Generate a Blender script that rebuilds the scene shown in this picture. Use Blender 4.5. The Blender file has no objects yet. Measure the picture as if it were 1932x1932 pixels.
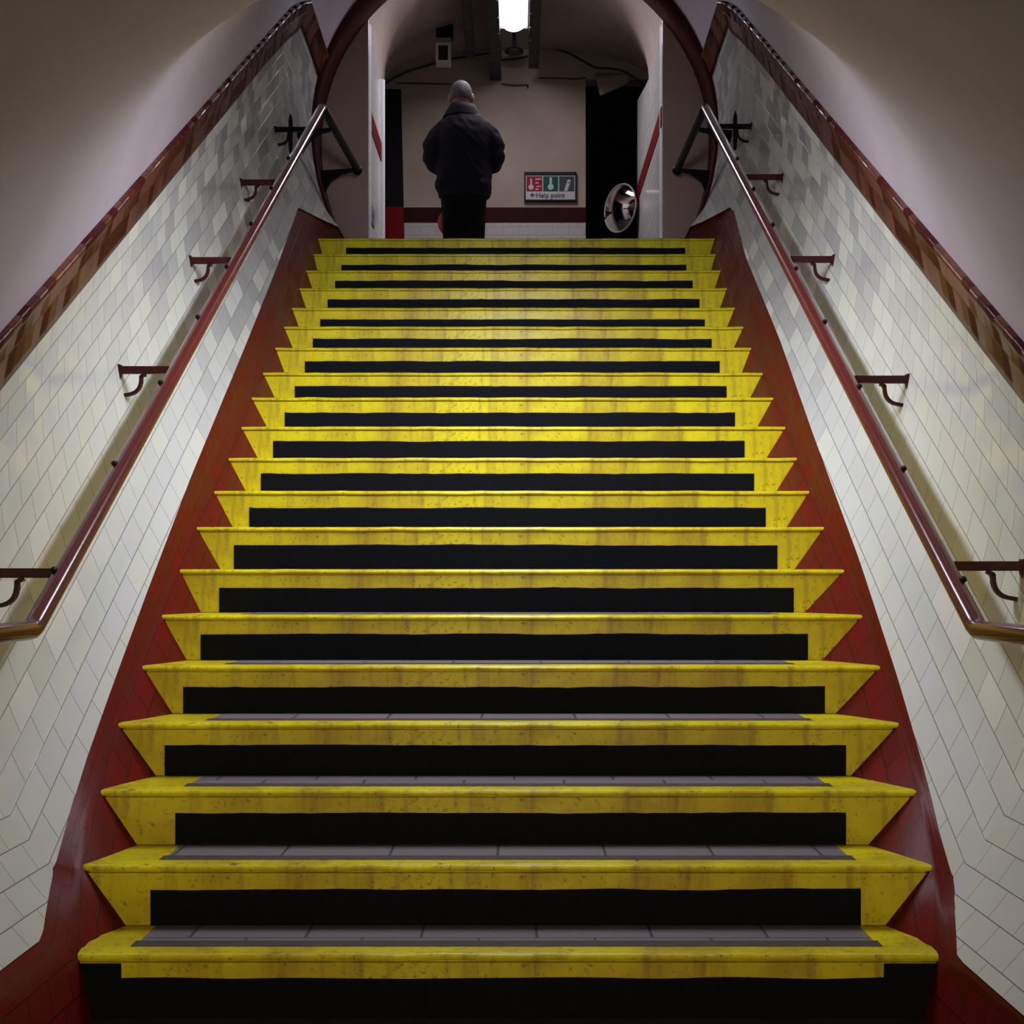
import bpy, math, random
from mathutils import Vector, noise
random.seed(7)
PI = math.pi
scene = bpy.context.scene
COL = scene.collection

# ------------------------------------------------------------------ camera frame
F = 2760.0            # focal length in pixels of the 1932 px frame
CX, CY = 980.0, 1085.0  # where the level view axis meets the picture
EYE = 1.044           # eye height above the lower floor

def W(px, py, d):
    """point at depth d seen at that place"""
    return Vector(((px - CX) * d / F, d, (CY - py) * d / F + EYE))
def XR(px, d): return (px - CX) * d / F
def ZR(py, d): return (CY - py) * d / F + EYE

cam_d = bpy.data.cameras.new('camera')
cam = bpy.data.objects.new('camera', cam_d)
COL.objects.link(cam)
cam.location = (0, 0, EYE)
cam.rotation_euler = (PI / 2, 0, 0)
cam_d.sensor_width = 36
cam_d.lens = 36 * F / 1932
cam_d.shift_x = (966 - CX) / 1932
cam_d.shift_y = (CY - 966) / 1932
cam_d.clip_start = 0.05
scene.camera = cam

# ------------------------------------------------------------------ materials
def new_mat(name):
    m = bpy.data.materials.new(name)
    m.use_nodes = True
    nt = m.node_tree
    b = nt.nodes['Principled BSDF']
    return m, nt, b

def rgba(c): return (c[0], c[1], c[2], 1)

def plain(name, col, rough=0.5, metal=0.0, var=0.12, vscale=6.0, bump=0.0, bscale=60.0, spec=0.5, stretch=(1, 1, 1), col2=None):
    m, nt, b = new_mat(name)
    tc = nt.nodes.new('ShaderNodeTexCoord')
    mp = nt.nodes.new('ShaderNodeMapping')
    mp.inputs['Scale'].default_value = stretch
    nt.links.new(tc.outputs['Object'], mp.inputs['Vector'])
    n = nt.nodes.new('ShaderNodeTexNoise')
    n.inputs['Scale'].default_value = vscale
    n.inputs['Detail'].default_value = 5
    nt.links.new(mp.outputs['Vector'], n.inputs['Vector'])
    r = nt.nodes.new('ShaderNodeValToRGB')
    c2 = col2 or tuple(max(0, c * (1 - var * 2)) for c in col)
    r.color_ramp.elements[0].position = 0.3
    r.color_ramp.elements[1].position = 0.62
    r.color_ramp.elements[0].color = rgba(c2)
    r.color_ramp.elements[1].color = rgba(col)
    nt.links.new(n.outputs['Fac'], r.inputs['Fac'])
    nt.links.new(r.outputs['Color'], b.inputs['Base Color'])
    b.inputs['Roughness'].default_value = rough
    b.inputs['Metallic'].default_value = metal
    b.inputs['Specular IOR Level'].default_value = spec
    if bump:
        n2 = nt.nodes.new('ShaderNodeTexNoise')
        n2.inputs['Scale'].default_value = bscale
        n2.inputs['Detail'].default_value = 4
        nt.links.new(tc.outputs['Object'], n2.inputs['Vector'])
        bp = nt.nodes.new('ShaderNodeBump')
        bp.inputs['Strength'].default_value = bump
        bp.inputs['Distance'].default_value = 0.01
        nt.links.new(n2.outputs['Fac'], bp.inputs['Height'])
        nt.links.new(bp.outputs['Normal'], b.inputs['Normal'])
    return m

def tiles(name, c1, c2, mortar, bw, bh, ms, rough=0.2, tilt=0.03, wav=0.15, off=0.5, spec=0.5, blotch=None):
    m, nt, b = new_mat(name)
    L = nt.links.new
    tc = nt.nodes.new('ShaderNodeTexCoord')
    def brick(a, c, mo):
        k = nt.nodes.new('ShaderNodeTexBrick')
        k.inputs['Scale'].default_value = 1
        k.inputs['Brick Width'].default_value = bw
        k.inputs['Row Height'].default_value = bh
        k.inputs['Mortar Size'].default_value = ms
        k.inputs['Mortar Smooth'].default_value = 0.2
        k.offset = off
        k.inputs['Color1'].default_value = rgba(a)
        k.inputs['Color2'].default_value = rgba(c)
        k.inputs['Mortar'].default_value = rgba(mo)
        L(tc.outputs['UV'], k.inputs['Vector'])
        return k
    k = brick(c1, c2, mortar)
    colout = k.outputs['Color']
    if blotch:
        n = nt.nodes.new('ShaderNodeTexNoise')
        n.inputs['Scale'].default_value = blotch[1]
        n.inputs['Detail'].default_value = 3
        L(tc.outputs['UV'], n.inputs['Vector'])
        mr = nt.nodes.new('ShaderNodeMapRange')
        mr.inputs['From Min'].default_value = 0.45
        mr.inputs['From Max'].default_value = 0.6
        mr.inputs['To Max'].default_value = blotch[2]
        L(n.outputs['Fac'], mr.inputs['Value'])
        mx = nt.nodes.new('ShaderNodeMixRGB')
        L(mr.outputs['Result'], mx.inputs['Fac'])
        L(colout, mx.inputs['Color1'])
        mx.inputs['Color2'].default_value = rgba(blotch[0])
        colout = mx.outputs['Color']
    L(colout, b.inputs['Base Color'])
    b.inputs['Roughness'].default_value = rough
    b.inputs['Specular IOR Level'].default_value = spec
    # each glazed tile sits at its own slight tilt
    g = nt.nodes.new('ShaderNodeNewGeometry')
    kk = brick((0, 0, 0), (1, 1, 1), (0.5, 0.5, 0.5))
    sb = nt.nodes.new('ShaderNodeVectorMath'); sb.operation = 'SUBTRACT'
    L(kk.outputs['Color'], sb.inputs[0]); sb.inputs[1].default_value = (0.5, 0.5, 0.5)
    ml = nt.nodes.new('ShaderNodeVectorMath'); ml.operation = 'MULTIPLY'
    L(sb.outputs[0], ml.inputs[0]); ml.inputs[1].default_value = (0, tilt, tilt * 1.6)
    ad = nt.nodes.new('ShaderNodeVectorMath'); ad.operation = 'ADD'
    L(g.outputs['Normal'], ad.inputs[0]); L(ml.outputs[0], ad.inputs[1])
    nz = nt.nodes.new('ShaderNodeVectorMath'); nz.operation = 'NORMALIZE'
    L(ad.outputs[0], nz.inputs[0])
    n2 = nt.nodes.new('ShaderNodeTexNoise')
    n2.inputs['Scale'].default_value = 14
    n2.inputs['Detail'].default_value = 2
    L(tc.outputs['UV'], n2.inputs['Vector'])
    bp = nt.nodes.new('ShaderNodeBump')
    bp.inputs['Strength'].default_value = wav
    bp.inputs['Distance'].default_value = 0.01
    L(n2.outputs['Fac'], bp.inputs['Height'])
    L(nz.outputs[0], bp.inputs['Normal'])
    bp2 = nt.nodes.new('ShaderNodeBump')
    bp2.inputs['Strength'].default_value = 0.35
    bp2.inputs['Distance'].default_value = 0.002
    bp2.invert = True
    L(k.outputs['Fac'], bp2.inputs['Height'])
    L(bp.outputs['Normal'], bp2.inputs['Normal'])
    L(bp2.outputs['Normal'], b.inputs['Normal'])
    return m

def yellow_paint(name):
    m, nt, b = new_mat(name)
    L = nt.links.new
    tc = nt.nodes.new('ShaderNodeTexCoord')
    def nz(scale, st, det=5, rough=0.6):
        mp = nt.nodes.new('ShaderNodeMapping'); mp.inputs['Scale'].default_value = st
        L(tc.outputs['Object'], mp.inputs['Vector'])
        n = nt.nodes.new('ShaderNodeTexNoise'); n.inputs['Scale'].default_value = scale
        n.inputs['Detail'].default_value = det; n.inputs['Roughness'].default_value = rough
        L(mp.outputs['Vector'], n.inputs['Vector'])
        return n
    def rng(n, a, c, t):
        r = nt.nodes.new('ShaderNodeMapRange')
        r.inputs['From Min'].default_value = a; r.inputs['From Max'].default_value = c
        r.inputs['To Max'].default_value = t
        L(n.outputs['Fac'], r.inputs['Value'])
        return r.outputs['Result']
    base = None
    col = (0.71, 0.605, 0.006)
    cur = None
    for (sc, st, a, c, t, cc, det) in (
            (5, (1, 1, 1), 0.40, 0.66, 0.85, (0.46, 0.335, 0.012), 5),        # ochre wear
            (26, (1, 1, 0.12), 0.53, 0.72, 0.6, (0.24, 0.15, 0.02), 4),       # vertical dirt streaks
            (70, (1, 1, 1), 0.58, 0.70, 0.7, (0.16, 0.09, 0.02), 6),         # specks
            (22, (1, 1, 2), 0.65, 0.70, 0.8, (0.06, 0.035, 0.015), 8)):         # chipped bits
        f = rng(nz(sc, st, det), a, c, t)
        mx = nt.nodes.new('ShaderNodeMixRGB')
        L(f, mx.inputs['Fac'])
        if cur is None: mx.inputs['Color1'].default_value = rgba(col)
        else: L(cur, mx.inputs['Color1'])
        mx.inputs['Color2'].default_value = rgba(cc)
        cur = mx.outputs['Color']
    L(cur, b.inputs['Base Color'])
    b.inputs['Roughness'].default_value = 0.36; b.inputs['Specular IOR Level'].default_value = 0.28
    n = nz(40, (1, 1, 1), 4)
    bp = nt.nodes.new('ShaderNodeBump'); bp.inputs['Strength'].default_value = 0.25
    bp.inputs['Distance'].default_value = 0.004
    L(n.outputs['Fac'], bp.inputs['Height']); L(bp.outputs['Normal'], b.inputs['Normal'])
    return m

def emit(name, col, s):
    m, nt, b = new_mat(name)
    b.inputs['Base Color'].default_value = rgba(col)
    b.inputs['Emission Color'].default_value = rgba(col)
    b.inputs['Emission Strength'].default_value = s
    return m

M = {}
M['tile'] = tiles('cream_glazed_tile', (0.645, 0.66, 0.60), (0.60, 0.595, 0.60), (0.20, 0.17, 0.17), 0.170, 0.074, 0.0014, 0.13, 0.17, 0.10)
M['tile_far'] = tiles('cream_glazed_tile_far', (0.72, 0.69, 0.64), (0.66, 0.64, 0.60), (0.3, 0.27, 0.25), 0.152, 0.076, 0.002, 0.2, 0.02, 0.06)
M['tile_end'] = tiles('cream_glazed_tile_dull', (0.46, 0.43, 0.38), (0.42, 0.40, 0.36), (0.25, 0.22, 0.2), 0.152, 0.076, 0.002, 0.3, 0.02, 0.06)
M['bead'] = plain('bead_highlight_white', (0.86, 0.86, 0.88), 0.25, var=0.02)
M['red'] = tiles('oxblood_glazed_tile', (0.150, 0.008, 0.005), (0.105, 0.006, 0.005), (0.045, 0.005, 0.004), 0.155, 0.085, 0.0026, 0.42, 0.10, 0.10, spec=0.09, blotch=((0.085, 0.014, 0.005), 7, 0.45))
M['dado'] = tiles('brown_faience_tile', (0.055, 0.006, 0.008), (0.150, 0.036, 0.006), (0.03, 0.005, 0.005), 0.085, 0.0785, 0.0024, 0.26, 0.32, 0.10, spec=0.08, blotch=((0.04, 0.006, 0.007), 6, 0.55))
M['ring'] = tiles('dark_brown_faience', (0.055, 0.010, 0.008), (0.075, 0.014, 0.010), (0.02, 0.006, 0.006), 0.15, 0.10, 0.002, 0.45, 0.02, 0.15, spec=0.1)
M['plaster'] = plain('painted_plaster', (0.46, 0.395, 0.45), 0.6, var=0.05, vscale=2.5, bump=0.05, bscale=40)
M['plaster_head'] = plain('buff_plaster', (0.58, 0.43, 0.38), 0.7, var=0.06, vscale=2.0, bump=0.06, bscale=25)
M['plaster_vault'] = plain('stained_plaster', (0.42, 0.335, 0.275), 0.7, var=0.12, vscale=2.0, bump=0.06, bscale=25)
M['plaster_dim'] = plain('aged_plaster', (0.36, 0.285, 0.22), 0.7, var=0.10, vscale=2.0, bump=0.08, bscale=25)
M['yellow'] = yellow_paint('worn_yellow_paint')
M['black'] = plain('black_ribbed_rubber', (0.0022, 0.0036, 0.0062), 0.7, var=0.2, vscale=30, bump=0.15, bscale=120, spec=0.12)
M['mauve'] = tiles('mauve_grey_paver', (0.185, 0.15, 0.165), (0.16, 0.13, 0.145), (0.04, 0.04, 0.05), 0.285, 0.6, 0.004, 0.5, 0.0, 0.1)
M['strip'] = plain('dark_grip_strip', (0.05, 0.035, 0.03), 0.7, var=0.2, vscale=30)
M['floor'] = plain('dark_floor_paver', (0.05, 0.045, 0.05), 0.5, var=0.2, vscale=8)
M['rail'] = plain('maroon_gloss_paint', (0.115, 0.016, 0.012), 0.22, var=0.2, vscale=7, col2=(0.09, 0.013, 0.010))
M['bracket'] = plain('dark_maroon_iron', (0.05, 0.007, 0.009), 0.45, var=0.2, vscale=12, spec=0.15)
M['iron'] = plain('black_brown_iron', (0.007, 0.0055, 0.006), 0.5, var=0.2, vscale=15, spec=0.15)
M['steel'] = plain('sooty_steel', (0.028, 0.022, 0.02), 0.6, var=0.3, vscale=10)
M['cable'] = plain('black_cable', (0.012, 0.01, 0.01), 0.6)
M['offwhite'] = plain('offwhite_enamel', (0.55, 0.52, 0.48), 0.4, var=0.05)
M['void'] = plain('unlit_wall_dark_face', (0.008, 0.007, 0.007), 0.8, var=0.2)  # unlit corridor put into the colour; also the hanging box's own dark face
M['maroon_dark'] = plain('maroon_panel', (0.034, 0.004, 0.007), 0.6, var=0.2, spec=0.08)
M['shade_panel'] = plain('recess_shade_panel', (0.006, 0.004, 0.005), 0.7, var=0.2, spec=0.15)  # near-black standing for the shade inside the left recess
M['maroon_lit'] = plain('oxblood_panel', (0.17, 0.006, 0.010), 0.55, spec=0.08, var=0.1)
M['skin'] = plain('skin', (0.42, 0.17, 0.11), 0.5, var=0.05)
M['hair'] = plain('grey_hair', (0.13, 0.118, 0.122), 0.7, var=0.3, vscale=60, bump=0.5, bscale=180)
M['coat'] = plain('black_navy_cloth', (0.0115, 0.010, 0.017), 0.8, var=0.15, vscale=9, bump=0.3, bscale=14, spec=0.2)
M['trouser'] = plain('black_cloth', (0.006, 0.006, 0.008), 0.85, var=0.15, vscale=9, spec=0.15)
M['shoe'] = plain('black_leather', (0.012, 0.011, 0.011), 0.35)
M['bag'] = plain('bright_red_plastic', (0.62, 0.02, 0.008), 0.35, var=0.08)
M['mirror'] = plain('convex_mirror_glass', (0.75, 0.74, 0.76), 0.04, metal=1.0, var=0.01)
M['sign_white'] = plain('sign_white', (0.42, 0.39, 0.37), 0.4, var=0.02)
M['sign_red'] = plain('sign_red', (0.28, 0.014, 0.014), 0.5, var=0.02, spec=0.1)
M['sign_green'] = plain('sign_green', (0.005, 0.085, 0.046), 0.5, var=0.02, spec=0.1)
M['sign_grey'] = plain('sign_grey', (0.055, 0.06, 0.055), 0.5, var=0.02, spec=0.1)
M['sign_blue'] = plain('sign_dark_blue', (0.01, 0.012, 0.035), 0.4, var=0.02)
M['plate'] = plain('grey_plate', (0.26, 0.22, 0.22), 0.5, var=0.05)
M['lamp_far'] = emit('landing_tube_glow', (0.92, 0.87, 1.0), 64.0)
M['lamp_stair'] = emit('stair_tube_glow', (0.875, 0.91, 1.0), 150.0)
M['fill_warm'] = emit('riser_fill_glow', (1.0, 0.79, 0.48), 165.0)

# ------------------------------------------------------------------ object helpers
def mesh_obj(name, verts, faces, m, parent=None, smooth=False, uvs=None):
    me = bpy.data.meshes.new(name)
    me.from_pydata([tuple(v) for v in verts], [], faces)
    if uvs:
        ul = me.uv_layers.new(name='UVMap')
        for li, l in enumerate(me.loops):
            ul.data[li].uv = uvs[l.vertex_index]
    me.materials.append(m)
    if smooth:
        for p in me.polygons: p.use_smooth = True
    me.update()
    o = bpy.data.objects.new(name, me)
    COL.objects.link(o)
    if parent: o.parent = parent
    return o

def tag(o, label, cat, group=None):
    o['label'] = label; o['category'] = cat
    if group: o['group'] = group
    return o
def struct(o):
    o['kind'] = 'structure'
    return o
def thing(name, label, cat, loc=(0, 0, 0), group=None):
    o = bpy.data.objects.new(name, None)
    COL.objects.link(o)
    o.location = loc
    o.empty_display_size = 0.1
    return tag(o, label, cat, group)

class MB:
    def __init__(s, org=(0, 0, 0)):
        s.v = []; s.f = []; s.o = Vector(org)
    def add(s, vs, fs):
        n = len(s.v)
        s.v += [Vector(p) - s.o for p in vs]
        s.f += [tuple(i + n for i in f) for f in fs]
        return s
    def box(s, x0, x1, y0, y1, z0, z1):
        vs = [(x0, y0, z0), (x1, y0, z0), (x1, y1, z0), (x0, y1, z0), (x0, y0, z1), (x1, y0, z1), (x1, y1, z1), (x0, y1, z1)]
        return s.add(vs, [(3, 2, 1, 0), (4, 5, 6, 7), (0, 1, 5, 4), (1, 2, 6, 5), (2, 3, 7, 6), (3, 0, 4, 7)])
    def bbox(s, x0, x1, y0, y1, z0, z1, r):
        """box whose outline across x-z is rounded at the corners"""
        pts = []
        for (cx, cz, a0) in ((x1 - r, z1 - r, 0), (x0 + r, z1 - r, 90), (x0 + r, z0 + r, 180), (x1 - r, z0 + r, 270)):
            for i in range(5):
                a = math.radians(a0 + 22.5 * i)
                pts.append((cx + r * math.cos(a), cz + r * math.sin(a)))
        n = len(pts)
        vs = [(p[0], y0, p[1]) for p in pts] + [(p[0], y1, p[1]) for p in pts]
        fs = [tuple(range(n)), tuple(reversed(range(n, 2 * n)))]
        fs += [(i, i + n, (i + 1) % n + n, (i + 1) % n) for i in range(n)]
        return s.add(vs, fs)
    def tube(s, pts, r, n=12, cap=True, rz=None, up=(0, 0, 1)):
        pts = [Vector(p) for p in pts]
        rr = r if isinstance(r, (list, tuple)) else [r] * len(pts)
        vs = []; fs = []
        for i, p in enumerate(pts):
            if i == 0: t = pts[1] - p
            elif i == len(pts) - 1: t = p - pts[i - 1]
            else: t = (pts[i + 1] - p).normalized() + (p - pts[i - 1]).normalized()
            t.normalize()
            u = Vector(up)
            if abs(t.dot(u)) > 0.98: u = Vector((0, 1, 0)) if abs(t.y) < 0.9 else Vector((1, 0, 0))
            a = t.cross(u).normalized(); b = a.cross(t).normalized()
            for k in range(n):
                w = 2 * PI * k / n
                vs.append(p + a * math.cos(w) * rr[i] + b * math.sin(w) * (rr[i] if rz is None else rz))
        for i in range(len(pts) - 1):
            for k in range(n):
                fs.append((i * n + k, i * n + (k + 1) % n, (i + 1) * n + (k + 1) % n, (i + 1) * n + k))
        if cap:
            fs.append(tuple(reversed(range(n))))
            fs.append(tuple(range((len(pts) - 1) * n, len(pts) * n)))
        return s.add(vs, fs)
    def bar(s, pts, w, h, up=(0, 0, 1)):
        """flat bar: w across, h along up"""
        pts = [Vector(p) for p in pts]
        vs = []; fs = []
        for i, p in enumerate(pts):
            t = (pts[min(i + 1, len(pts) - 1)] - pts[max(i - 1, 0)]).normalized()
            a = Vector((0, 1, 0)); b = a.cross(t).normalized()
            for (ka, kb) in ((-1, -1), (1, -1), (1, 1), (-1, 1)):
                vs.append(p + a * ka * w / 2 + b * kb * h / 2)
        for i in range(len(pts) - 1):
            for k in range(4):
                fs.append((i * 4 + k, i * 4 + (k + 1) % 4, (i + 1) * 4 + (k + 1) % 4, (i + 1) * 4 + k))
        n = len(pts) * 4
        fs += [(3, 2, 1, 0), (n - 4, n - 3, n - 2, n - 1)]
        return s.add(vs, fs)
    def prism(s, pts, y0, y1):
        n = len(pts)
        vs = [(p[0], y0, p[1]) for p in pts] + [(p[0], y1, p[1]) for p in pts]
        fs = [tuple(range(n)), tuple(reversed(range(n, 2 * n)))]
        fs += [(i, i + n, (i + 1) % n + n, (i + 1) % n) for i in range(n)]
        return s.add(vs, fs)
    def ell(s, c, r, nu=20, nv=12):
        c = Vector(c)
        vs = [c + Vector((0, 0, r[2]))]
        for j in range(1, nv):
            t = PI * j / nv
            for i in range(nu):
                p = 2 * PI * i / nu
                vs.append(c + Vector((r[0] * math.sin(t) * math.cos(p), r[1] * math.sin(t) * math.sin(p), r[2] * math.cos(t))))
        vs.append(c - Vector((0, 0, r[2])))
        fs = [(0, 1 + i, 1 + (i + 1) % nu) for i in range(nu)]
        for j in range(nv - 2):
            a = 1 + j * nu
            fs += [(a + i, a + nu + i, a + nu + (i + 1) % nu, a + (i + 1) % nu) for i in range(nu)]
        a = 1 + (nv - 2) * nu; e = len(vs) - 1
        fs += [(a + i, e, a + (i + 1) % nu) for i in range(nu)]
        return s.add(vs, fs)
    def rings(s, rs, n=24):
        """loft of level ellipses (cx, cy, z, rx, ry)"""
        vs = []; fs = []
        for (cx, cy, z, rx, ry) in rs:
            for k in range(n):
                w = 2 * PI * k / n
                vs.append((cx + rx * math.cos(w), cy + ry * math.sin(w), z))
        for i in range(len(rs) - 1):
            for k in range(n):
                fs.append((i * n + k, i * n + (k + 1) % n, (i + 1) * n + (k + 1) % n, (i + 1) * n + k))
        fs.append(tuple(reversed(range(n)))); fs.append(tuple(range((len(rs) - 1) * n, len(rs) * n)))
        return s.add(vs, fs)
    def build(s, name, m, parent=None, smooth=False, uvs=None):
        return mesh_obj(name, s.v, s.f, m, parent, smooth, uvs)

def bevel(o, w=0.003, seg=2):
    b = o.modifiers.new('bevel', 'BEVEL'); b.width = w; b.segments = seg; b.limit_method = 'ANGLE'
    return o

def lerp(a, b, t): return a + (b - a) * t
def interp(x, tab):
    if x <= tab[0][0]: return tab[0][1]
    for (a, va), (b, vb) in zip(tab, tab[1:]):
        if x <= b: return lerp(va, vb, (x - a) / (b - a))
    return tab[-1][1]

# ------------------------------------------------------------------ the bore of the stair tunnel
XC = -0.031              # tunnel axis
R = 1.42; C0 = 0.90; BL = 1.5
S = 0.563                # slope of the bore
D0 = 3.70; Z0 = -0.755   # reference line (heights here are relative to the eye)
D1 = 8.97                # where the bore levels out
DH = 10.60               # head wall
def zt(d): return Z0 + S * (d - D0)
def prof(c):
    dz = c - C0
    b = R if dz > 0 else BL
    return R * math.sqrt(max(0.0, 1 - (dz / b) ** 2))
def mitre(c): return D0 - 0.229 * c
def bore(side, d, c, off=0.0, lower=False):
    x = prof(c) - off
    if lower: z = Z0 + 0.871 * c
    elif d > D1: z = zt(D1) + c
    else: z = zt(d) + c
    return Vector((XC + side * x, d, z + EYE))
def ray_bore(px, py):
    """where the line of sight meets the sloped bore: depth and profile height"""
    side = -1 if px < CX else 1
    kx = (px - CX) / F; kz = (CY - py) / F
    lo, hi = 2.0, 12.0
    def g(d):
        c = kz * d - zt(d)
        return side * (kx * d - XC) - prof(c)
    # march
    d = 1.5; prev = g(d)
    while d < 13:
        d2 = d + 0.02; cur = g(d2)
        if prev < 0 <= cur:
            d = d + 0.02 * (-prev) / (cur - prev)
            return d, kz * d - zt(d)
        prev = cur; d = d2
    return None

cb_px = {-1: [(109, 1623), (154, 1458), (213, 1292), (285, 1097), (361, 898), (468, 640), (525, 497), (563, 391)],
         1: [(1788, 1640), (1751, 1477), (1694, 1280), (1623, 1061), (1534, 819), (1471, 640), (1407, 485), (1382, 388)]}
CB = {}
for sd in (-1, 1):
    t = []
    for p in cb_px[sd]:
        q = ray_bore(*p)
        if q: t.append(q)
    t.sort()
    de, ce = t[-1]
    zend = zt(de) + ce
    if de < D1 - 0.05:
        t.append((D1, zend - zt(D1)))
    CB[sd] = t
def cb(sd, d): return interp(d, CB[sd])
CTOP = 1.08; CTOP2 = 1.27
LOWK = {-1: (3.36, -0.092), 1: (3.335, -0.134)}    # where the skirting edge turns level: depth, profile height
def cb_low(sd, d):
    c0 = cb(sd, 3.62); dm = mitre(c0); dk, ck = LOWK[sd]
    return interp(d, [(dk, ck), (dm, c0)])
def ctop(d): return interp(d, [(8.9, 1.2), (9.2, 1.30), (9.35, 1.37)])

def grid(name, rows, m, uvrows=None, smooth=True, parent=None, flip=False):
    nr = len(rows); nc = len(rows[0])
    vs = [p for r in rows for p in r]
    fs = []
    for i in range(nr - 1):
        for j in range(nc - 1):
            f = (i * nc + j, i * nc + j + 1, (i + 1) * nc + j + 1, (i + 1) * nc + j)
            fs.append(tuple(reversed(f)) if flip else f)
    uv = [u for r in uvrows for u in r] if uvrows else None
    return mesh_obj(name, vs, fs, m, parent, smooth, uv)

def arc_v(c):
    """length up the profile"""
    return 0.871 * interp(c, ARC)
ARC = []
_s = 0; _pc = -0.5
for i in range(0, 300):
    c = -0.5 + i * 0.0093
    if i:
        _s += math.hypot(c - _pc, prof(c) - prof(_pc))
    ARC.append((c, _s)); _pc = c

NT = 26
def wall_rows(sd, seg, c_lo, c_hi, n=NT, off=0.0, nd=40):
    """rows along the tunnel; seg: 0 lower lobby, 1 slope, 2 landing. c_lo/c_hi: functions of d"""
    rows = []; uvs = []
    for i in range(nd + 1):
        t = i / nd
        r = []; u = []
        for j in range(n + 1):
            w = j / n
            cm = lerp(c_lo(3.62), c_hi(3.62), w)
            dm = mitre(cm)
            if seg == 0: d = lerp(-7.0, dm, interp(i, [(0, 0), (6, .90), (nd, 1)]))
            elif seg == 1: d = lerp(dm, D1, t)
            else: d = lerp(D1, DH, t)
            c = lerp(cb_low(sd, d + (mitre(c_lo(3.62)) - dm)) if seg == 0 else c_lo(d), c_hi(d), w)
            p = bore(sd, d, c, off, lower=(seg == 0))
            r.append(p)
            if seg == 0: u.append((d - dm + dm * 1.148, arc_v(c)))
            else: u.append((d * 1.148, arc_v(c)))
        rows.append(r); uvs.append(u)
    return rows, uvs

def tunnel_band(name, sd, c_lo, c_hi, m, n=NT, off=0.0, segs=(0, 1, 2)):
    vs = []; fs = []; uv = []
    for sg in segs:
        rows, uvs = wall_rows(sd, sg, c_lo, c_hi, n, off, nd=44 if sg == 1 else 24 if sg == 0 else 12)
        base = len(vs); nc = n + 1
        for r, u in zip(rows, uvs):
            vs += r; uv += u
        for i in range(len(rows) - 1):
            for j in range(n):
                f = (base + i * nc + j, base + i * nc + j + 1, base + (i + 1) * nc + j + 1, base + (i + 1) * nc + j)
                fs.append(f if sd < 0 else tuple(reversed(f)))
    return mesh_obj(name, vs, fs, m, None, True, uv)

for sd, nm in ((-1, 'left'), (1, 'right')):
    struct(tunnel_band('wall_' + nm, sd, lambda d, s=sd: cb(s, d), ctop, M['tile']))
# plaster vault over both sides
CRN = C0 + R
def smax(a, b, k):
    h = max(k - abs(a - b), 0) / k
    return max(a, b) + h * h * k / 4
def vault():
    vs = []; fs = []
    n = 48; nd = 90
    a0 = math.asin((1.24 - C0) / R)
    for i in range(nd + 1):
        d = lerp(-7.0, 1.0, i / 10) if i < 10 else lerp(1.0, DH, (i - 10) / (nd - 10))
        a0 = math.asin((ctop(d) - 0.002 - C0) / R)
        for j in range(n + 1):
            a = lerp(a0, PI - a0, j / n)
            c = C0 + R * math.sin(a); x = R * math.cos(a)
            k = 0.02 + VK * min(1, (c - 1.24) / 0.5)
            z = smax(Z0 + 0.871 * c, zt(min(d, D1)) + c, k)
            vs.append((XC + x, d, z + EYE))
    for i in range(nd):
        for j in range(n):
            fs.append((i * (n + 1) + j, (i + 1) * (n + 1) + j, (i + 1) * (n + 1) + j + 1, i * (n + 1) + j + 1))
    return mesh_obj('ceiling', vs, fs, M['plaster'], None, True)
VK = 0.6
struct(vault())

# dado bands: sloped, then level over the landing, each one proud of the wall with a rounded cap
def bore_x_at(d, zrel):
    zc = (zt(min(d, D1)) + C0)
    dz = zrel - zc
    b = R if dz > 0 else BL
    return R * math.sqrt(max(0, 1 - (dz / b) ** 2))
def dado(sd):
    nm = 'trim_1' if sd < 0 else 'trim_2'
    # section: (c offset, proud)
    lo, hi = CTOP, CTOP2
    if sd > 0: lo, hi = CTOP - 0.01, CTOP2 + 0.0
    sec = [(0, -0.004), (0.0, 0.012), (0.03, 0.014), (0.07, 0.015), (0.11, 0.016), (0.14, 0.017), (0.155, 0.020), (0.168, 0.025), (0.182, 0.022), (0.19, 0.012), (0.192, -0.004)]
    rows = []; uvs = []
    st = []
    for i in range(13): st.append((0, lerp(-7.0, 3.42, i / 12)))
    for i in range(47): st.append((1, lerp(3.45, 9.18, i / 46)))
    for i in range(7): st.append((2, lerp(9.32, 10.22, i / 6)))
    for sg, d in st:
        r = []; u = []
        vv = 0; pv = None
        for (k, pr) in sec:
            c = lo + k / 0.192 * (hi - lo)
            if sg == 0:
                x = prof(c) - pr; z = Z0 + 0.871 * c; uu = d
            elif sg == 1:
                z = zt(d) + c; x = bore_x_at(d, z) - pr
                if d > 8.3:
                    x = lerp(x, bore_x_at(9.3, zt(8.97) + 1.35) - pr, min(1, (d - 8.3) / 1.2) * 0.5)
                uu = d * 1.148
            else:
                z = lerp(3.505, 3.665, k / 0.192) - 0.03 * (d - 9.3); x = bore_x_at(d, z) - pr; uu = d * 1.148
            p = Vector((XC + sd * x, d, z + EYE))
            if pv is not None: vv += 0.0
            r.append(p); u.append((uu, 0.0785 * 10 + k / 0.192 * 0.155))
        rows.append(r); uvs.append(u)
    return grid(nm, rows, M['dado'], uvs, True, None, flip=(sd > 0))
for sd in (-1, 1): struct(dado(sd))

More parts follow.
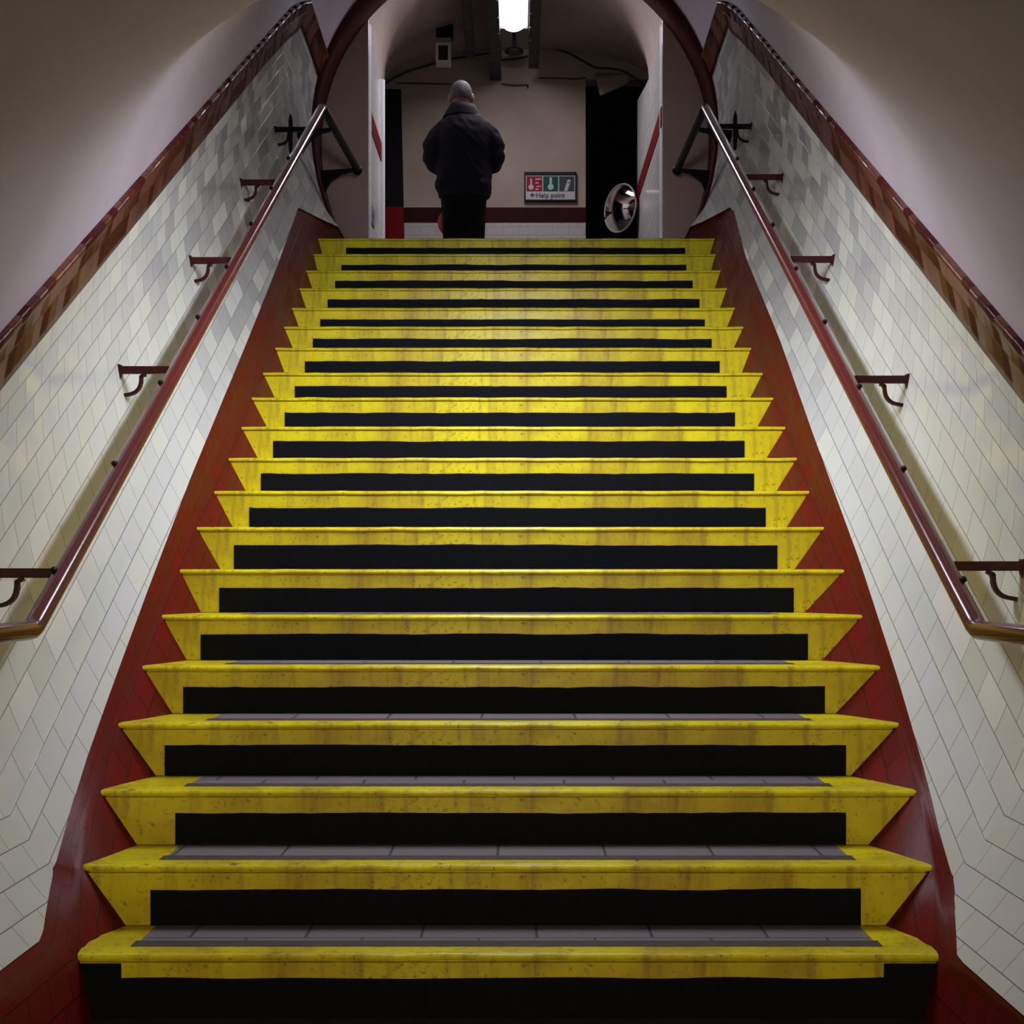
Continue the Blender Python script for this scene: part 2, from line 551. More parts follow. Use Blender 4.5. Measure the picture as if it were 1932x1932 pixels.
# dark tiled arch ring where the tunnel ends
def ring():
    rows = []; uvs = []
    n = 64
    RC = 3.112
    for (d, off) in ((10.20, 0.0), (10.20, 0.018), (10.60, 0.018), (10.62, 0.0)):
        r = []; u = []
        for j in range(n + 1):
            a = lerp(-42, 222, j / n) * PI / 180
            rad = R - off
            bz = 1 if math.sin(a) > 0 else BL / R
            r.append(Vector((XC + rad * math.cos(a), d, RC + rad * bz * math.sin(a) + EYE)))
            u.append((a * R, d + off))
        rows.append(r); uvs.append(u)
    return grid('trim_3', rows, M['ring'], uvs, True, None, flip=True)
struct(ring())

# ------------------------------------------------------------------ steps
KN = 20
DK = {k: (k + 11.3) * 0.28 for k in range(0, 23)}
YK = [None, 1801, 1633, 1491, 1364, 1256, 1160, 1074, 994, 925.5, 863, 804, 749, 702, 655, 615, 579.5, 542.5, 509, 478, 448.6]
ZK = {k: ZR(YK[k], DK[k]) for k in range(1, KN + 1)}
ZK[0] = 0.0
tipL = [None, 146, 155, 188, 221, 267, 304, 338, 370, 403, 430, 454.5, 474, 495, 519, 535, 550, 564, 577, 591, 600]
tipR = [None, 1772, 1761, 1731, 1698, 1663, 1629, 1595, 1556, 1528, 1504.5, 1483, 1460, 1440, 1418, 1403.5, 1387, 1372, 1360, 1350.5, 1349]
botL = [None, 175, 236, 257, 293, 324, 351, 378, 415, 440, 466, 490, 508, 523.6, 541.7, 558, 569, 582.6, 594.4, 602.3, 612]
botR = [None, 1745, 1672, 1640, 1607, 1578, 1553, 1520, 1500, 1483, 1462, 1442, 1424, 1410, 1395, 1378, 1366, 1353, 1343, 1337, 1335]
blkL = [None, 228, 283, 330, 310, 345, 378, 413, 441, 470, 492, 515, 537, 556, 575, 590, 604, 618, 632, 644, 653]
blkR = [None, 1668, 1625, 1597, 1597, 1557, 1525, 1498, 1467, 1445, 1423, 1405, 1387, 1371, 1358, 1343, 1330, 1320, 1307, 1295, 1293]
blkY = [None, 1846, 1678, 1534, 1406, 1296, 1196, 1109, 1028, 958, 893, 832, 778, 728, 681, 639, 602, 564, 529, 499, 467]

stair = thing('staircase', 'long flight of worn yellow-edged steps with black riser panels climbing to the landing', 'staircase', (XC, DK[1], 0))
SO = Vector(stair.location)
def step(k):
    d = DK[k]; z = ZK[k]; zb = ZK[k - 1] if k > 1 else 0.0
    back = DK[k + 1] + 0.05 if k < KN else d + 0.30
    ex = (0.02, 0.02, 0.004, 0.015)[k] if k < 4 else 0.05
    xl = XR(tipL[k], d) - ex; xr = XR(tipR[k], d) + ex
    if k == 1: xl, xr = XR(tipL[1], d) - 0.02, XR(tipR[1], d) + 0.02
    lip = 0.016
    pr = [(back, z - 0.04), (back, z), (d + 0.030, z), (d + 0.014, z - 0.0010), (d + 0.006, z - 0.003), (d + 0.002, z - 0.007), (d + .0005, z - 0.010),
          (d + 0.001, z - lip + 0.002), (d + 0.003, z - lip), (d + 0.013, z - lip - 0.0005), (d + 0.013, z - lip - 0.0032), (d + 0.006, z - lip - 0.0048), (d + 0.005, zb + 0.0012), (d + 0.05, zb + 0.0012), (d + 0.05, z - 0.06)]
    org = Vector(((xl + xr) / 2, d, zb))
    nx = 40
    vs = []; fs = []
    n = len(pr)
    for i in range(nx + 1):
        x = lerp(xl, xr, i / nx)
        for q, (yy, zz) in enumerate(pr):
            j = 0.0
            if 3 <= q <= 9: j = 0.0022 * noise.noise(Vector((x * 9, k * 3.1, 0.3))) + 0.0016 * noise.noise(Vector((x * 31, k * 1.7, 2.3)))
            vs.append(Vector((x, yy + j * 0.6, zz + j)) - org)
    for i in range(nx):
        for q in range(n):
            fs.append((i * n + q, (i + 1) * n + q, (i + 1) * n + (q + 1) % n, i * n + (q + 1) % n))
    fs.append(tuple(range(n))); fs.append(tuple(reversed(range(nx * n, (nx + 1) * n))))
    o = mesh_obj('step', vs, fs, M['yellow'], stair)
    o.location = org - SO
    # black riser panel with a hand-cut upper edge
    def panel(pts_top, x0, x1, z0, th, name='riser_panel'):
        m = len(pts_top)
        vs = []; fs = []
        for (x, zz) in pts_top:
            for (yy, q) in ((d + 0.007, z0), (d + 0.007, zz), (d + 0.007 - th, zz - 0.001), (d + 0.007 - th, z0)):
                vs.append(Vector((x, yy, q)) - org)
        for i in range(m - 1):
            for q in range(4):
                fs.append((i * 4 + q, i * 4 + (q + 1) % 4, (i + 1) * 4 + (q + 1) % 4, (i + 1) * 4 + q))
        fs.append((3, 2, 1, 0)); e = (m - 1) * 4; fs.append((e, e + 1, e + 2, e + 3))
        return mesh_obj(name, vs, fs, M['black'], o)
    zt_ = ZR(blkY[k], d)
    if k > 1:
        x0 = XR(blkL[k], d); x1 = XR(blkR[k], d)
        tp = []
        for i in range(61):
            x = lerp(x0, x1, i / 60)
            tp.append((x + (random.uniform(-.002, .002) if 0 < i < 60 else 0), zt_ + 0.0035 * noise.noise(Vector((x * 4, k * 2.3, 5))) + 0.002 * noise.noise(Vector((x * 22, k * 7.3, 1)))))
        panel(tp, x0, x1, zb + 0.0006, 0.004)
    else:
        x0, x1 = XR(blkL[1], d), XR(blkR[1], d)
        tp = []
        xs = [xl + .004, x0 - 0.001, x0] + [lerp(x0, x1, i / 50) for i in range(1, 50)] + [x1, x1 + .001, xr - .004]
        for x in xs:
            zz = (z - 0.022) if (x < x0 or x > x1) else zt_ + 0.004 * noise.noise(Vector((x * 5, 2.3, 5)))
            tp.append((x, zz))
        panel(tp, xl, xr, 0.0004, 0.005)
    # tread: dark grip strip and mauve pavers set between the yellow margins
    if k < KN:
        mb = MB(org); mb.box(XC - 0.905, XC + 0.905, d + 0.074, d + 0.128, z - 0.01, z + 0.0012)
        mb.build('grip_strip', M['strip'], o)
        x0, x1 = XC - 0.895, XC + 0.895
        yb = DK[k + 1] + 0.004
        vs = [(x0, d + 0.128, z + 0.001), (x1, d + 0.128, z + 0.001), (x1, yb, z + 0.001), (x0, yb, z + 0.001)]
        vs += [(a, b2, z - 0.01) for (a, b2, c2) in vs]
        uv = [(v[0] + 0.1 * k, v[1]) for v in vs]
        mesh_obj('tread_tiles', [Vector(v) - org for v in vs], [(0, 1, 2, 3), (0, 4, 5, 1), (1, 5, 6, 2), (2, 6, 7, 3), (3, 7, 4, 0)], M['mauve'], o, False, uv)
    return o
for k in range(1, KN + 1): step(k)

# ------------------------------------------------------------------ oxblood fillet and skirting beside the steps
def skirting(sd):
    nm = 'left' if sd < 0 else 'right'
    tip = tipL if sd < 0 else tipR
    bot = botL if sd < 0 else botR
    rows = []; uvs = []
    cb0 = cb(sd, 3.62)
    def crow(d):
        if d < mitre(cb0): return bore(sd, d, cb_low(sd, d), 0, lower=True)
        return bore(sd, d, cb(sd, d))
    dm0 = mitre(cb(sd, 3.62))
    sts = [-7.0, -2.6, 0, 2.0, 3.0, 3.2, LOWK[sd][0], DK[1], 3.52, 3.6, dm0 - .01, dm0 + .005] + [DK[k] for k in range(2, KN + 1)] + [DK[20] + 0.3, 9.6, 10.4]
    for d in sts:
        k = round(d / 0.28 - 11.3)
        c = crow(d)
        if 1 <= k <= KN and abs(DK[k] - d) < 1e-6:
            xt = XR(tip[k], d); zt1 = ZK[k] - 0.004
            xb = XR(bot[k], d); zb1 = (ZK[k - 1] if k > 1 else 0.0) - 0.0
            xt -= sd * 0.0; 
        elif DK[1] < d < DK[2]:
            w_ = (d - DK[1]) / 0.28
            xt = lerp(XR(tip[1], DK[1]), XR(tip[2], DK[2]), w_); zt1 = lerp(ZK[1], ZK[2], w_) - .004
            xb = lerp(XR(bot[1], DK[1]), XR(bot[2], DK[2]), w_); zb1 = lerp(0, ZK[1], w_)
        elif d < DK[1]:
            xt = XR(tip[1], DK[1]) + sd * .006; zt1 = min(ZK[1] - .004, c.z - .03)
            xb = xt - sd * .03; zb1 = -0.002
        else:
            xt = XR(tip[20], DK[20]) - sd * 0.02; zt1 = ZK[20] + 0.0
            xb = xt - sd * 0.05; zb1 = ZK[20] - 0.10
        T = Vector((xt, d, zt1)); B = Vector((xb, d, zb1))
        E = B + (B - T) * 0.35 + Vector((-sd * 0.01, 0, 0))
        mid1 = T.lerp(c, 0.36); mid2 = T.lerp(c, 0.68)
        # shallow hollow of the fillet against the courses above
        c2 = c + Vector((sd * 0.012, 0, 0.006))
        hol = 0.0 if d < 4.1 else min(0.014, 0.12 * (c - T).length)
        mid1 += Vector((sd * hol * 0.5, 0, -hol * 0.5)); mid2 += Vector((sd * hol * 0.2, 0, -hol * 0.2))
        pts = [E, B, T, mid1, mid2, c2]
        v = 0; u = []
        for i, p in enumerate(pts):
            if i: v += (p - pts[i - 1]).length
            u.append((d * 1.148, v))
        vt = u[2][1]
        u = [(a, (b - vt) if i < 3 else {3: .085, 4: .17, 5: .255, 6: .28}[i] ) for i, (a, b) in enumerate(u)]
        rows.append(pts); uvs.append(u)
    rows = [r for _, r in sorted(zip(sts, rows), key=lambda q: q[0])]; uvs = [r for _, r in sorted(zip(sts, uvs), key=lambda q: q[0])]
    o = grid('baseboard_' + nm, rows, M['red'], uvs, True, None, flip=(sd > 0))
    return o
for sd in (-1, 1): struct(skirting(sd))

# floors
struct(MB().box(-1.3, 1.3, -7.0, DK[1] + 0.02, -0.12, 0.0).build('floor', M['floor']))
ZL = ZK[20]
struct(MB().box(-2.2, 3.0, DK[20] + 0.28, 19.0, ZL - 0.15, ZL - 0.002).build('floor_landing', M['floor']))
struct(MB().box(-1.5, 1.5, -7.12, -7.0, -0.1, 2.6).build('wall_lobby_end', M['plaster_dim']))

# ------------------------------------------------------------------ handrails
def zrail(d):
    return -0.139
def rail_path(sd):
    X = -1.217 if sd < 0 else 1.145
    xe = -1.155 if sd < 0 else 1.125
    p = []
    zl = -0.137 + EYE
    c = 0.645
    dk = 3.60; dt = 9.03
    z_at = lambda d: zt(d) + c + EYE
    dk = (zl - EYE - c - Z0) / S + D0
    p.append(Vector((X, 1.2, zl)))
    for t in (-.06, -.03, -.012): p.append(Vector((X, dk + t * 1.0, zl)))
    for t in (.012, .03, .06): p.append(Vector((X, dk + t, z_at(dk + t))))
    for i in range(1, 30): p.append(Vector((X, lerp(dk + .06, dt - .05, i / 30), z_at(lerp(dk + .06, dt - .05, i / 30)))))
    p.append(Vector((X, dt - .05, z_at(dt - .05))))
    p.append(Vector((X, dt, z_at(dt) - .004)))
    ze = z_at(dt)
    p.append(Vector((lerp(X, xe, .05), dt + .06, ze)))
    p.append(Vector((xe, 10.42, ze)))
    return p, X, z_at, ze, xe
BR = {-1: [3.935, 5.226, 6.35, 7.50, 8.55], 1: [3.969, 5.147, 6.364, 7.594, 8.62]}
CLIPY = {-1: [1090, 887, 733, 608, 512, 430, 362, 305], 1: [1108, 897, 740, 617, 515, 432, 364, 306]}
for sd in (-1, 1):
    p, X, z_at, ze, xe = rail_path(sd)
    nm = 'left' if sd < 0 else 'right'
    h = thing('handrail', 'maroon wall handrail on scrolled brackets along the %s side of the steps' % nm, 'handrail', (X, DK[1], 0))
    O = Vector(h.location)
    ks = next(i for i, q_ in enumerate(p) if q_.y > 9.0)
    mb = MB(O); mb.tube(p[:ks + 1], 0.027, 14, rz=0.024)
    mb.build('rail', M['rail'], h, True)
    mb = MB(O); mb.tube(p[ks:], 0.027, 14, rz=0.024)  # same rail in a near-black material, its shade put into the colour
    lr = mb.build('shaded_level_rail', M['iron'], h, True); lr['label'] = 'level end of the rail, coloured near-black for the shade over the landing'
    # end knob
    mb = MB(O); mb.ell((xe, 10.43, ze - .004), (.036, .03, .036), 14, 10)
    mb.build('rail_end', M['iron'], h, True)
    for d in BR[sd]:
        zr = z_at(d)
        c = zr - EYE - zt(d)
        xw = XC + sd * (prof(c) + 0.002)
        xi = X + sd * 0.020
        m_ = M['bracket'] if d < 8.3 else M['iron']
        # flat arm
        mb = MB(O); mb.box(min(xw, xi), max(xw, xi), d - .014, d + .014, zr - .030, zr - .004)
        arm = bevel(mb.build('bracket_arm', m_, h), .002)
        # scroll under the arm
        L = abs(xw - xi)
        x0 = lerp(xw, xi, .42)
        pts = [(x0 - sd * .016, d, zr - .032), (x0, d, zr - .040)]
        for i in range(9):
            a = i / 8 * PI / 2
            pts.append((lerp(xw, x0, math.cos(a) ** 0.6 if math.cos(a) > 0 else 0), d, zr - .040 - .066 * math.sin(a) ** .75))
        pts[-1] = (xw, d, zr - .112)
        mb = MB(O); mb.bar(pts, .020, .011)
        mb.build('bracket_scroll', m_, h)
        mb = MB(O); mb.box(min(xw, xw - sd * .010), max(xw, xw - sd * .010), d - .016, d + .016, zr - .125, zr + .002)
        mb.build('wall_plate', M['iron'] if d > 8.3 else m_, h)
    # gusseted brackets that carry the level end over the landing
    for d, gz in ((9.42, .16), (10.36, .20)):
        t = (d - 9.03) / (10.42 - 9.03)
        xi = lerp(X, xe, t) + sd * .016
        xw = XC + sd * (bore_x_at(d, ze - EYE - .05) + .004)
        pts = [(xi, ze - .012), (xi, ze - .034), (lerp(xi, xw, .30), ze - .050), (lerp(xi, xw, .62), ze - .10), (lerp(xi, xw, .80), ze - .05 - gz * .7), (xw - sd*.012, ze - .05 - gz), (xw, ze - .05 - gz * 1.15), (xw, ze - .030)]
        mb = MB(O); mb.prism(pts if sd < 0 else list(reversed(pts)), d - .012, d + .012)
        mb.build('bracket_gusset', M['iron'], h)
    # short cast post with a finial on the last sloped bracket
    d = BR[sd][4]; zr = z_at(d); xw = XC + sd * prof(zr - EYE - zt(d))
    xp = lerp(xw, X, .45)
    mb = MB(O); mb.tube([(xp, d - .02, zr + .070), (xp, d - .02, zr + .045), (xp, d - .02, zr + .02), (xp, d - .02, zr - .10), (xp, d - .02, zr - .16)], [.003, .011, .013, .013, .008], 10)
    mb.build('bracket_finial', M['iron'], h, True)
    for y in CLIPY[sd]:
        d = F * (2.838 - .645) / (y + 470)
        zr = z_at(d)
        mb = MB(O); mb.ell((X + sd * .016, d, zr + .022), (.011, .020, .010), 10, 8)
        mb.build('rail_clip', M['iron'], h, True)

# ------------------------------------------------------------------ head wall and the passage behind it
def headwall(sd):
    xe = XR(695, DH) if sd < 0 else XR(1250, DH)
    RC = 3.112
    vs = []; fs = []
    n = 40
    zlo, zhi = ZL - EYE - 0.05, None
    th = 0.16
    pts = []
    for j in range(n + 1):
        a = lerp(-50, 90, j / n) * PI / 180
        bz = 1 if a > 0 else BL / R
        x = XC + sd * (R + .02) * math.cos(a); z = RC + (R + .02) * bz * math.sin(a)
        if sd * x < sd * xe or z < zlo: continue
        pts.append((x, z))
    for (x, z) in pts:
        vs += [(x, DH, z + EYE), (xe, DH, z + EYE)]
    # close the top tip
    for i in range(len(pts) - 1):
        f = (2 * i, 2 * i + 1, 2 * i + 3, 2 * i + 2)
        fs.append(f if sd < 0 else tuple(reversed(f)))
    return mesh_obj('wall_head_' + ('left' if sd < 0 else 'right'), vs, fs, M['plaster_head'])
for sd in (-1, 1): struct(headwall(sd))

XPL, XPR = XR(695, DH), XR(1250, DH)
DBK = 13.5
DL2 = 11.62; DR2 = 12.9
# passage side walls with rounded tiled corners
def side_wall(sd, x, d1, springs, name):
    """springs: list of (d, z top)"""
    vs = []; fs = []; uv = []
    path = []
    r = 0.03
    for i in range(7):
        a = i / 6 * PI / 2
        path.append((x + sd * (r - r * math.sin(a)), DH + r - r * math.cos(a)))
    for i in range(1, 9): path.append((x, lerp(DH + r, d1 - r, i / 8)))
    for i in range(1, 7):
        a = i / 6 * PI / 2
        path.append((x + sd * (r - r * math.cos(a)), d1 - r + r * math.sin(a)))
    path.append((x + sd * .5, d1))
    s = 0
    for i, (xx, d) in enumerate(path):
        if i: s += math.hypot(xx - path[i - 1][0], d - path[i - 1][1])
        ztop = interp(d, springs)
        vs += [(xx, d, ZL - 0.02), (xx, d, ztop + EYE + .03)]
        uv += [(s, ZL), (s, ztop + EYE)]
    for i in range(len(path) - 1):
        f = (2 * i, 2 * i + 2, 2 * i + 3, 2 * i + 1)
        fs.append(f if sd < 0 else tuple(reversed(f)))
    return mesh_obj(name, vs, fs, M['tile_far'], None, True, uv)
struct(side_wall(-1, XPL, DL2, [(10.6, 4.03), (11.62, 3.93)], 'wall_passage_left'))
struct(side_wall(1, XPR, DR2, [(10.6, 4.04), (11.78, 3.95), (12.9, 4.15)], 'wall_passage_right'))
# jamb corner beads, extra white and splayed to carry the lamp highlight
for i, (sd, x, d, zt_) in enumerate(((-1, XPL, DH, 4.03), (-1, XPL, DL2, 3.92), (1, XPR, DH, 4.02))):
    pts = []
    for k_ in range(9):
        q_ = k_ / 8
        if d == DH: pts.append((x + sd * (.026 * (1 - q_) ** 1.5 - .008), d - .004 + .15 * q_))
        else: pts.append((x - sd * .03 * math.sin(q_ * PI) , d - .03 - .03 * math.cos(q_ * PI)))
    vs = [(p[0], p[1], ZL) for p in pts] + [(p[0], p[1], zt_ + EYE) for p in pts]
    fs = [(j, j + 1, j + 10, j + 9) for j in range(8)]
    struct(mesh_obj('trim_%d' % (8 + i), vs, fs if sd < 0 else [tuple(reversed(f)) for f in fs], M['bead'], None, True))
# dado strips on those walls
struct(MB().box(XPL - .01, XPL + .006, 10.72, DL2 - .06, 3.27 + EYE, 3.41 + EYE).build('trim_4', M['maroon_lit']))
struct(MB().box(XPR - .006, XPR + .01, 10.64, DR2 - .04, 3.27 + EYE, 3.41 + EYE).build('trim_5', M['maroon_lit']))

# vault of the passage
def passage_vault():
    st = [(10.60, XPL - .0, XPR + .0, 4.03, 4.70), (11.2, XPL, XPR, 3.98, 4.78), (11.7, XPL - .01, XPR, 3.94, 4.84), (12.4, XPL - .05, XPR + .06, 4.20, 4.86), (12.9, XPL - .10, XPR + .10, 4.42, 4.86), (13.56, -1.24, 1.22, 4.56, 4.85)]
    rows = []
    n = 24
    for (d, xl, xr, zs, zc) in st:
        r = []
        for j in range(n + 1):
            t = j / n
            a = PI * t
            x = lerp(xl, xr, 0.5 - 0.5 * math.cos(a))
            z = zs + (zc - zs) * math.sin(a) ** 0.9
            r.append(Vector((x, d, z + EYE)))
        rows.append(r)
    return grid('ceiling_passage', rows, M['plaster_vault'], None, True)
struct(passage_vault())
# end wall with its openings
XO0, XO1 = XR(1105, DBK), XR(1215, DBK)
XD0, XD1 = XR(722, DBK), XR(768, DBK)
zo = ZR(150, DBK)
b = MB()
b.box(-2.2, XO0, DBK, DBK + .2, ZL - .02, 4.95 + EYE)
b.box(XO1 + .1, 2.2, DBK, DBK + .2, ZL - .02, 4.95 + EYE)
b.box(XO0, XO1 + .1, DBK, DBK + .2, zo, 4.95 + EYE)
struct(b.build('wall_end', M['plaster_dim']))
# white tile dado below and the maroon band
zb0, zb1 = ZR(420, DBK), ZR(392, DBK)
def uv_panel(name, x0, x1, y, th, z0, z1, m):
    vs = [(x0, y - th, z0), (x1, y - th, z0), (x1, y - th, z1), (x0, y - th, z1), (x0, y, z0), (x1, y, z0), (x1, y, z1), (x0, y, z1)]
    return mesh_obj(name, vs, [(0, 1, 2, 3), (1, 5, 6, 2), (3, 2, 6, 7), (4, 0, 3, 7), (0, 4, 5, 1)], m, None, False, [(v[0], v[2]) for v in vs])
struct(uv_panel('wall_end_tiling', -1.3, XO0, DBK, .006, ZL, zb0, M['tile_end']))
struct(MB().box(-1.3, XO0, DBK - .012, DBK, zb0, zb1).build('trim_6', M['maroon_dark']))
# recess left on the end wall: shade above, lit red below, painted flat
pd = thing('doorway_1', 'flat panels with shade painted in for a tall dark door standing left of the waiting man at the end wall', 'doorway', (XD0, DBK, ZL))
struct(pd)
zt_d = ZR(170, DBK)
zmid = ZR(392, DBK)
mb = MB(pd.location)
xs = lambda z: lerp(XR(768, DBK), XR(757, DBK), (z - ZL) / (zt_d - ZL))
mb.prism([(XD0, zmid), (xs(zmid), zmid), (xs(zt_d), zt_d), (XD0, zt_d)], DBK - .03, DBK - .001)
mb.build('recess_shade', M['shade_panel'], pd)
mb = MB(pd.location)
mb.prism([(XD0, ZL), (XR(769, DBK), ZL), (xs(zmid), zmid), (XD0, zmid)], DBK - .034, DBK - .001)
mb.build('lit_red_panel', M['maroon_lit'], pd)
# side corridor beyond the right-hand opening, its lack of light painted near-black
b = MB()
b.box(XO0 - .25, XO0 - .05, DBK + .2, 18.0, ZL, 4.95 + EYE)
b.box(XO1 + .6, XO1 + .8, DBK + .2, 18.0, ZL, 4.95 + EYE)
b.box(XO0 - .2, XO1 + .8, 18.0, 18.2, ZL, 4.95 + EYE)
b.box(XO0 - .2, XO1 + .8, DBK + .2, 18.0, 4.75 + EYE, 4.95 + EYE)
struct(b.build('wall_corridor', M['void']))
# curved corner of plaster at the head of the opening
rows = []
for i in range(9):
    t = i / 8
    r = []
    for j in range(5):
        w = j / 4
        px = lerp(lerp(1122, 1132, w), lerp(1188, 1192, w), t)
        py = lerp(139, lerp(180, 153, t ** 1.2), w)
        p = W(px, py, DBK - .015 - .10 * w * (1 - t))
        r.append(p)
    rows.append(r)
o = grid('trim_7', rows, M['plaster_dim'])
so = o.modifiers.new('thick', 'SOLIDIFY'); so.thickness = .015; so.offset = 0
struct(o)

# ------------------------------------------------------------------ ceiling steelwork, lamp and cables of the passage
def girder(x0, x1, d0, d1, zlo, zhi, label):
    t = thing('steel_girder', label, 'girder', ((x0 + x1) / 2, d0, zlo + EYE), 'girders under the passage vault')
    mb = MB(t.location); xm = (x0 + x1) / 2
    mb.box(x0, x1, d0, d1, zlo + EYE, zlo + .012 + EYE)
    mb.box(xm - .008, xm + .008, d0, d1, zlo + .012 + EYE, zhi - .012 + EYE)
    mb.box(x0, x1, d0, d1, zhi - .012 + EYE, zhi + EYE)
    vs = mb
    # web, flanges joined into one rolled section outline
    sec = [(x0, zlo), (x1, zlo), (x1, zlo + .02), (xm + .012, zlo + .03), (xm + .012, zhi - .03), (x1, zhi - .02), (x1, zhi), (x0, zhi), (x0, zhi - .02), (xm - .012, zhi - .03), (xm - .012, zlo + .03), (x0, zlo + .02)]
    mb = MB(t.location); mb.prism([(a, z + EYE) for a, z in sec], d0, d1)
    mb.build('section', M['steel'], t)
    for i in range(6):
        d = lerp(d0 + .2, d1 - .12, i / 5)
        for xx in (x0 + .014, x1 - .014):
            m2 = MB(t.location); m2.ell((xx, d, zlo + EYE - .003), (.009, .009, .009), 8, 6)
            m2.build('rivet', M['steel'], t, True)
    return t
girder(XR(925, 13.4), XR(946, 13.4), 11.4, 13.49, 4.56, 4.77, 'sooty steel girder running overhead just left of the glowing tube light')
girder(XR(877, 12.6), XR(893, 12.6), 11.4, 13.0, 4.60, 4.70, 'sooty steel girder overhead between the hanging box and the tube light')
girder(XR(997, 13.1), XR(1017, 13.1), 11.4, 13.2, 4.57, 4.77, 'sooty steel girder running overhead just right of the glowing tube light')

zl = 4.585
dle = zl * F / (CY - 62)
lamp = thing('ceiling_lamp', 'glowing white tube light fixed under the vault above the landing', 'lamp', (XR(969, dle), dle - .6, zl + EYE))
xa, xb = XR(950, dle) , XR(988, dle)
mb = MB(lamp.location)
# rounded diffuser with softened end
secs = []
for (d, k) in ((10.80, 1), (dle - .06, 1), (dle - .02, .93), (dle, .80)):
    cx = (xa + xb) / 2; hw = (xb - xa) / 2 * k
    secs.append([(cx + hw * math.cos(a), d, zl + .045 + EYE - (.045 * k) * math.sin(a)) for a in [PI * i / 10 for i in range(11)]])
vs = [p for s_ in secs for p in s_]; fs = []
for i in range(len(secs) - 1):
    for j in range(10): fs.append((i * 11 + j, i * 11 + j + 1, (i + 1) * 11 + j + 1, (i + 1) * 11 + j))
fs.append(tuple(range(11))); fs.append(tuple(reversed(range(33, 44))))
mb.add(vs, fs)
mb.build('diffuser', M['lamp_far'], lamp, True)
mb = MB(lamp.location); mb.box(xa - .035, xb + .035, 10.76, dle + .03, zl + .046 + EYE, zl + .10 + EYE)
mb.build('housing', M['offwhite'], lamp)
mb = MB(lamp.location); mb.box(xa - .01, xb + .01, 11.6, 11.8, zl + .10 + EYE, 4.83 + EYE)
mb.build('hanger', M['steel'], lamp)

jb = thing('junction_box', 'small dark oval conduit box under the vault beyond the tube light', 'junction box', (XR(970, 13.1), 13.1, ZR(97, 13.1)))
mb = MB(jb.location); mb.ell(jb.location, (.085, .07, .035), 18, 10); mb.build('box_body', M['steel'], jb, True)
mb = MB(jb.location); mb.tube([jb.location + Vector((0, 0, .02)), Vector((jb.location.x, 13.1, 4.86 + EYE))], .015, 8); mb.build('conduit_stub', M['steel'], jb, True)

# hanging box with white frame
bx = thing('hanging_box', 'small white framed box with a dark face hanging below the vault above the man', 'box', (XR(836, 12.7), 12.7, ZR(93, 12.7)))
x0, x1, z0, z1 = XR(822, 12.7), XR(850, 12.7), ZR(117, 12.7), ZR(80, 12.7)
mb = MB(bx.location)
mb.box(x0, x1, 12.72, 12.84, z0, z1)
mb.build('casing', M['offwhite'], bx)
f = .022
vsf = [(x0, z0), (x1, z0), (x1, z1), (x0, z1)]; vsi = [(x0 + f, z0 + f * .8), (x1 - f, z0 + f * .8), (x1 - f, z1 - f), (x0 + f, z1 - f)]
vs = [(a, 12.70, c) for a, c in vsf] + [(a, 12.70, c) for a, c in vsi] + [(a, 12.72, c) for a, c in vsf] + [(a, 12.715, c) for a, c in vsi]
fs = [(i, (i + 1) % 4, 4 + (i + 1) % 4, 4 + i) for i in range(4)] + [(i, i + 8, (i + 1) % 4 + 8, (i + 1) % 4) for i in range(4)] + [(4 + i, 4 + (i + 1) % 4, 12 + (i + 1) % 4, 12 + i) for i in range(4)]
MB(bx.location).add(vs, fs).build('face_frame', M['offwhite'], bx)
mb = MB(bx.location); mb.box(x0 + f, x1 - f, 12.712, 12.721, z0 + f * .8, z1 - f); mb.build('dark_face', M['void'], bx)
mb = MB(bx.location); mb.box(x0 - .002, x1 + .002, 12.71, 12.82, z1, ZR(70, 12.7)); mb.build('hood', M['plate'], bx)
mb = MB(bx.location); mb.box(x0 + .0, x1 + .02, 12.74, 12.80, ZR(70, 12.7), 4.80 + EYE); mb.build('mount', M['iron'], bx)

# cables following the arch line
def cable(pts, r, label, d=DBK - .02):
    P3 = []
    for (px, py) in pts: P3.append(W(px, py, d))
    mb = MB(P3[0]); 
    Q = []
    for i in range(len(P3) - 1):
        for s_ in range(4):
            t = s_ / 4
            p0 = P3[max(i - 1, 0)]; p1 = P3[i]; p2 = P3[i + 1]; p3 = P3[min(i + 2, len(P3) - 1)]
            Q.append(0.5 * ((2 * p1) + (p2 - p0) * t + (2 * p0 - 5 * p1 + 4 * p2 - p3) * t * t + (3 * p1 - p0 - 3 * p2 + p3) * t ** 3))
    Q.append(P3[-1])
    mb.tube(Q, r, 8)
    o = mb.build('cable', M['cable'], None, True)
    o.location = P3[0]
    return tag(o, label, 'cable', 'cables along the end wall arch')
cable([(726, 158), (745, 146), (765, 137), (785, 130), (805, 124), (830, 117), (858, 110), (884, 107)], .010, 'black cable along the arch between the left wall and the hanging white box')
cable([(748, 157), (770, 157), (810, 158), (850, 159)], .006, 'thin straight cable across the end wall left of the man head')
cable([(886, 106), (905, 103), (928, 99)], .008, 'short cable linking the two girders left of the tube light')
cable([(946, 113), (972, 111), (996, 106)], .009, 'sagging cable between the girders just beyond the tube light')
cable([(1018, 90), (1050, 93), (1080, 104), (1105, 118), (1125, 128), (1150, 129), (1175, 134), (1198, 147), (1218, 162)], .010, 'long black cable sweeping right along the arch above the dark opening')
cable([(1016, 147), (1050, 148), (1085, 149), (1106, 147)], .006, 'thin level cable right of the girders ending at the dark opening')
cable([(946, 158), (972, 161), (994, 160), (995, 166)], .007, 'thin cable below the girder right of the man head')

